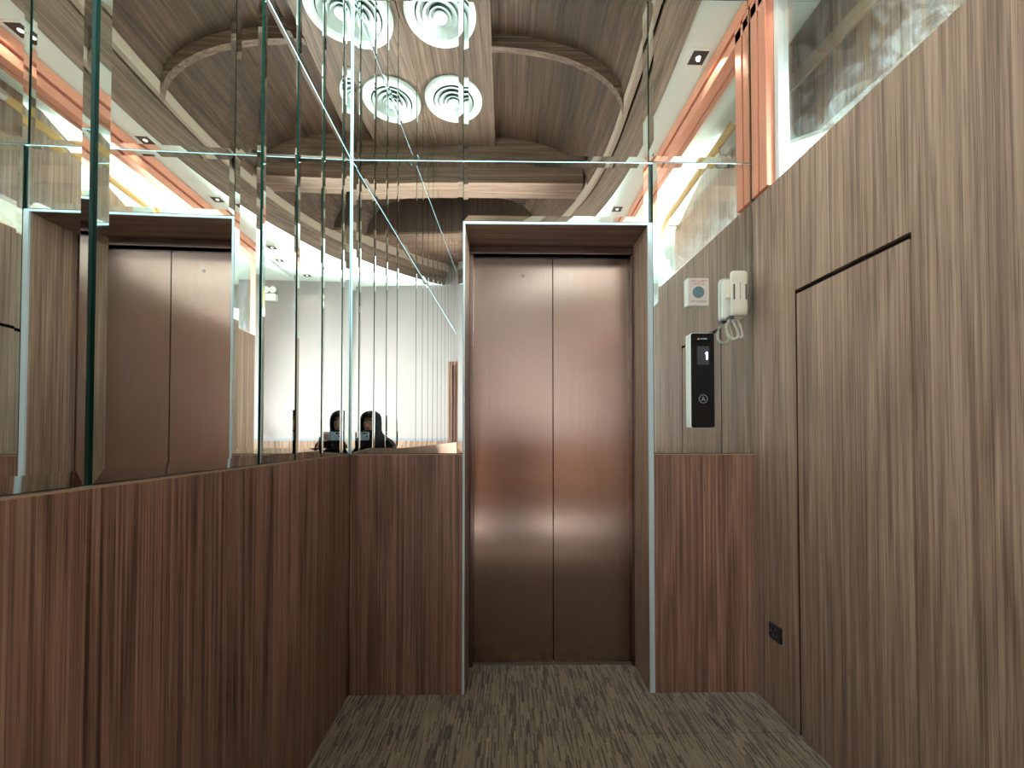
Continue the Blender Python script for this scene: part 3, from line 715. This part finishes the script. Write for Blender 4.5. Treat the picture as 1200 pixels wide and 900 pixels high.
# emergency light and metal handrail on the rear wall
t = empty('emergency_light', (1.50, YREAR, 3.02), 'white twin-lamp emergency light high on the rear wall', 'emergency light')
bm = bmesh.new(); rbox(bm, (1.42, YREAR, 2.96), (1.58, YREAR+.06, 3.05), .01, 'y'); obj('housing', bm, M['white_plastic'], t)
for xx in (1.455, 1.54):
    bm = bmesh.new(); rr = lathe(bm, [(.028, .01), (.042, .05), (.045, .07), (.038, .068)], (xx, YREAR, 3.10), 24, 'y'); cap(bm, rr[-1]); cap(bm, rr[0]); h = obj('lamp_head', bm, M['white_plastic'], t)
    bm = bmesh.new(); tube(bm, [(xx, YREAR+.03, 3.05), (xx, YREAR+.03, 3.075)], .008, 8); obj('stem', bm, M['grey_plastic'], h)
t = empty('metal_handrail', (1.8, YREAR, 1.3), 'slim grey metal handrail sloping down the rear wall beside the stair', 'handrail')
bm = bmesh.new(); tube(bm, [(1.62, YREAR+.07, 1.17), (1.66, YREAR+.07, 1.22), (1.90, YREAR+.07, 1.66)], .014, 10); obj('rail', bm, M['chrome_soft'], t, smooth=True)
for xx, zz in ((1.70, 1.29), (1.86, 1.58)):
    bm = bmesh.new(); tube(bm, [(xx, YREAR+.001, zz-.05), (xx, YREAR+.07, zz-.05), (xx, YREAR+.07, zz)], .006, 8); obj('bracket', bm, M['chrome_soft'], t)

# ------------------------------------------------------------------ the person with the phone (seen in the corner mirrors)
M['skin'] = mat('skin', (.44, .245, .16), .5); M['black_cloth'] = mat('black_cloth', (.005, .005, .006), .9, spec=.06)
M['eye_white'] = mat('eye_white', (.7, .68, .65), .3); M['eye_dark'] = mat('eye_dark', (.02, .012, .01), .2); M['lips'] = mat('lips', (.28, .10, .085), .5)
pe = empty('person', (.07, -.40, 0), 'person in black headscarf and robe holding up a phone, seen in corner mirrors', 'person')
def skin_mesh(name, verts, edges, root, m, parent, sub=1):
    me = bpy.data.meshes.new(name); me.from_pydata([v[:3] for v in verts], edges, []); me.materials.append(m)
    o = bpy.data.objects.new(name, me); C.objects.link(o); put(o, parent)
    sk = o.modifiers.new('skin', 'SKIN'); sk.use_smooth_shade = True; sk.branch_smoothing = .4
    for i, v in enumerate(verts):
        r = v[3] if isinstance(v[3], tuple) else (v[3], v[3])
        me.skin_vertices[0].data[i].radius = r; me.skin_vertices[0].data[i].use_root = (i == root)
    su = o.modifiers.new('sub', 'SUBSURF'); su.levels = sub; su.render_levels = sub
    return o
if True:
    V = [(.06, -.43, .70, .12), (.06, -.41, .88, .11), (.068, -.385, 1.04, .115), (.072, -.375, 1.125, .06), (.075, -.365, 1.175, .046), (.075, -.355, 1.235, .062), (.075, -.352, 1.29, .072), (.075, -.36, 1.345, .068), (.075, -.365, 1.378, .045)]
    Eg = [(i, i+1) for i in range(8)]
    def chain(start, pts):
        p = start
        for q in pts: V.append(q); Eg.append((p, len(V)-1)); p = len(V)-1
        return p
    # her right arm, raised to the phone
    wr_ = chain(2, [(.20, -.375, 1.085, .055), (.245, -.31, .985, .045), (.27, -.215, .90, .038), (.225, -.14, .985, .034), (.175, -.078, 1.075, .024), (.152, -.046, 1.128, .021)])
    for k, (ln) in enumerate((.050, .062, .066, .058)):     # little finger lowest, across the back of the phone
        z = 1.122+.0195*k
        chain(wr_, [(.138, -.016, z, .0085), (.126-.2*ln, -.0055, z+.002, .0080), (.126-.65*ln, -.0050, z+.003, .0074), (.126-ln, -.0062, z+.003, .0064)])
    chain(wr_, [(.140, -.052, 1.150, .010), (.120, -.042, 1.168, .0092), (.098, -.036, 1.176, .0080)])
    # her left arm, hanging
    wl_ = chain(2, [(-.065, -.375, 1.085, .055), (-.105, -.37, .97, .045), (-.135, -.355, .84, .038), (-.125, -.30, .73, .032), (-.11, -.25, .64, .024), (-.105, -.235, .595, .022)])
    for k, ln in enumerate((.055, .07, .075, .066)):
        chain(wl_, [(-.125+.014*k, -.225, .555, .0085), (-.126+.014*k, -.212, .555-.5*ln, .0078), (-.124+.013*k, -.210, .555-ln, .0066)])
    chain(wl_, [(-.085, -.215, .575, .010), (-.078, -.20, .545, .009), (-.078, -.195, .52, .008)])
    for sg in (-1, 1):                                       # bent legs under the robe
        chain(0, [(.06+sg*.085, -.42, .64, .085), (.06+sg*.10, -.27, .40, .06), (.06+sg*.10, -.37, .22, .05), (.06+sg*.10, -.44, .075, .036), (.06+sg*.105, -.39, .04, .034), (.06+sg*.11, -.29, .03, .028)])
    skin_mesh('body', V, Eg, 0, M['skin'], pe)
    # robe: sleeves and bodice, then the skirt to the floor
    V = [(.06, -.43, .70, .165), (.06, -.41, .88, .145), (.068, -.385, 1.03, .145), (.072, -.375, 1.12, .085)]; Eg = [(0, 1), (1, 2), (2, 3)]
    chain(2, [(.20, -.375, 1.082, .078), (.255, -.31, .975, .070), (.282, -.212, .893, .066), (.232, -.146, .975, .060), (.190, -.096, 1.05, .048)])
    chain(2, [(-.065, -.375, 1.082, .078), (-.112, -.37, .97, .070), (-.145, -.355, .84, .066), (-.13, -.305, .74, .06), (-.115, -.262, .665, .05)])
    skin_mesh('robe', V, Eg, 0, M['black_cloth'], pe)
    bm = bmesh.new(); prev = None
    for z, rx, ry, yy in ((.95, .15, .13, -.405), (.80, .20, .175, -.405), (.60, .235, .215, -.385), (.35, .262, .245, -.36), (.12, .285, .265, -.36), (.015, .295, .275, -.36)):
        ring = []
        for k in range(48):
            a = 2*PI*k/48; f = 1+(.035*math.cos(9*a+z*3)+.02*math.cos(14*a))*(1-z)
            ring.append(bm.verts.new((.06+rx*f*math.cos(a), yy+ry*f*math.sin(a), z)))
        if prev:
            for k in range(48): bm.faces.new((prev[k], prev[(k+1) % 48], ring[(k+1) % 48], ring[k]))
        prev = ring
    so = obj('skirt', bm, M['black_cloth'], pe, smooth=True); md = so.modifiers.new('thick', 'SOLIDIFY'); md.thickness = .006
    # headscarf with a face opening
    bm = bmesh.new(); rings = []
    HZ = [(1.420, .012, .012, -.37), (1.412, .05, .056, -.37), (1.388, .083, .095, -.366), (1.355, .098, .110, -.362), (1.325, .103, .113, -.36), (1.29, .105, .112, -.36), (1.255, .104, .108, -.362), (1.222, .104, .104, -.365), (1.19, .115, .108, -.37), (1.155, .155, .122, -.375), (1.12, .215, .140, -.375), (1.08, .248, .155, -.378), (1.03, .255, .170, -.378), (.985, .245, .174, -.38)]
    N = 44
    for z, rx, ry, yy in HZ: rings.append([bm.verts.new((.072+rx*math.cos(2*PI*(k+.5)/N), yy+ry*math.sin(2*PI*(k+.5)/N), z+(.012*math.sin(2*PI*(k+.5)/N) if z < 1.1 else 0))) for k in range(N)])
    for a, b in zip(rings, rings[1:]):
        zm = (a[0].co.z+b[0].co.z)/2
        for k in range(N):
            am = 2*PI*(k+1)/N; front = abs(((am-PI/2+PI) % (2*PI))-PI)
            half = .80*math.sqrt(max(0, 1-((zm-1.283)/.073)**2))
            if front < half: continue
            bm.faces.new((a[k], a[(k+1) % N], b[(k+1) % N], b[k]))
    cap(bm, rings[0])
    hs_ = obj('headscarf', bm, M['black_cloth'], pe, smooth=True); md = hs_.modifiers.new('thick', 'SOLIDIFY'); md.thickness = .005
    # face
    fx, fy = .075, -.279
    for sg in (-1, 1):
        bm = bmesh.new(); bmesh.ops.create_uvsphere(bm, u_segments=14, v_segments=8, radius=1); bmesh.ops.transform(bm, matrix=Matrix.Translation((fx+sg*.029, fy-.012, 1.302)) @ Matrix.Diagonal((.0125, .009, .0068, 1)), verts=bm.verts)
        ey = obj('eye', bm, M['eye_white'], pe, smooth=True)
        bm = bmesh.new(); bmesh.ops.create_uvsphere(bm, u_segments=12, v_segments=8, radius=.0058); bmesh.ops.translate(bm, vec=(fx+sg*.029, fy-.0065, 1.302), verts=bm.verts); obj('iris', bm, M['eye_dark'], ey, smooth=True)
        bm = bmesh.new(); tube(bm, [(fx+sg*.014, fy-.004, 1.319), (fx+sg*.029, fy-.006, 1.324), (fx+sg*.046, fy-.018, 1.317)], .0032, 8); obj('eyebrow', bm, M['eye_dark'], pe, smooth=True)
    bm = bmesh.new(); tube(bm, [(fx, fy-.010, 1.312), (fx, fy-.001, 1.292), (fx, fy+.010, 1.272), (fx, fy-.006, 1.262)], [.005, .008, .0115, .007], 12); obj('nose', bm, M['skin'], pe, smooth=True)
    bm = bmesh.new(); tube(bm, [(fx-.022, fy-.016, 1.241), (fx-.01, fy-.006, 1.2435), (fx, fy-.005, 1.242), (fx+.01, fy-.006, 1.2435), (fx+.022, fy-.016, 1.241)], [.002, .0052, .0055, .0052, .002], 10); obj('mouth', bm, M['lips'], pe, smooth=True)
    for sg in (-1, 1):
        bm = bmesh.new(); lathe_y = [(fx-.015+sg*.105, -.46, .0), (fx-.015+sg*.105, -.25, .0)]
        bmesh.ops.create_uvsphere(bm, u_segments=18, v_segments=10, radius=1); bmesh.ops.transform(bm, matrix=Matrix.Translation((fx-.015+sg*.108, -.355, .042)) @ Matrix.Diagonal((.044, .125, .0405, 1)), verts=bm.verts)
        obj('shoe', bm, M['black_cloth'], pe, smooth=True)
ph = empty('smartphone', (.03, -.018, 1.125), 'pale blue phone held level in front of the person\'s face', 'phone')
bm = bmesh.new(); rbox(bm, (-.045, -.0235, 1.126), (.115, -.0150, 1.204), .012, 'y'); obj('phone_body', bm, mat('pale_blue_phone', (.20, .29, .37), .3), ph, bevel=.001)
bm = bmesh.new(); rbox(bm, (-.042, -.0243, 1.129), (.112, -.0236, 1.201), .010, 'y'); obj('screen', bm, M['black_glass'], ph)
bm = bmesh.new(); rbox(bm, (-.040, -.0149, 1.150), (.012, -.0130, 1.200), .010, 'y'); cbm = obj('camera_bump', bm, mat('phone_bump', (.30, .37, .45), .3), ph)
for xx, zz in ((-.026, 1.188), (-.026, 1.163), (-.002, 1.188)):
    bm = bmesh.new(); rr = lathe(bm, [(.0085, -.0129), (.0085, -.0118), (.006, -.0115)], (xx, 0, zz), 18, 'y'); cap(bm, rr[0]); cap(bm, rr[-1]); obj('lens', bm, M['black_glass'], cbm)
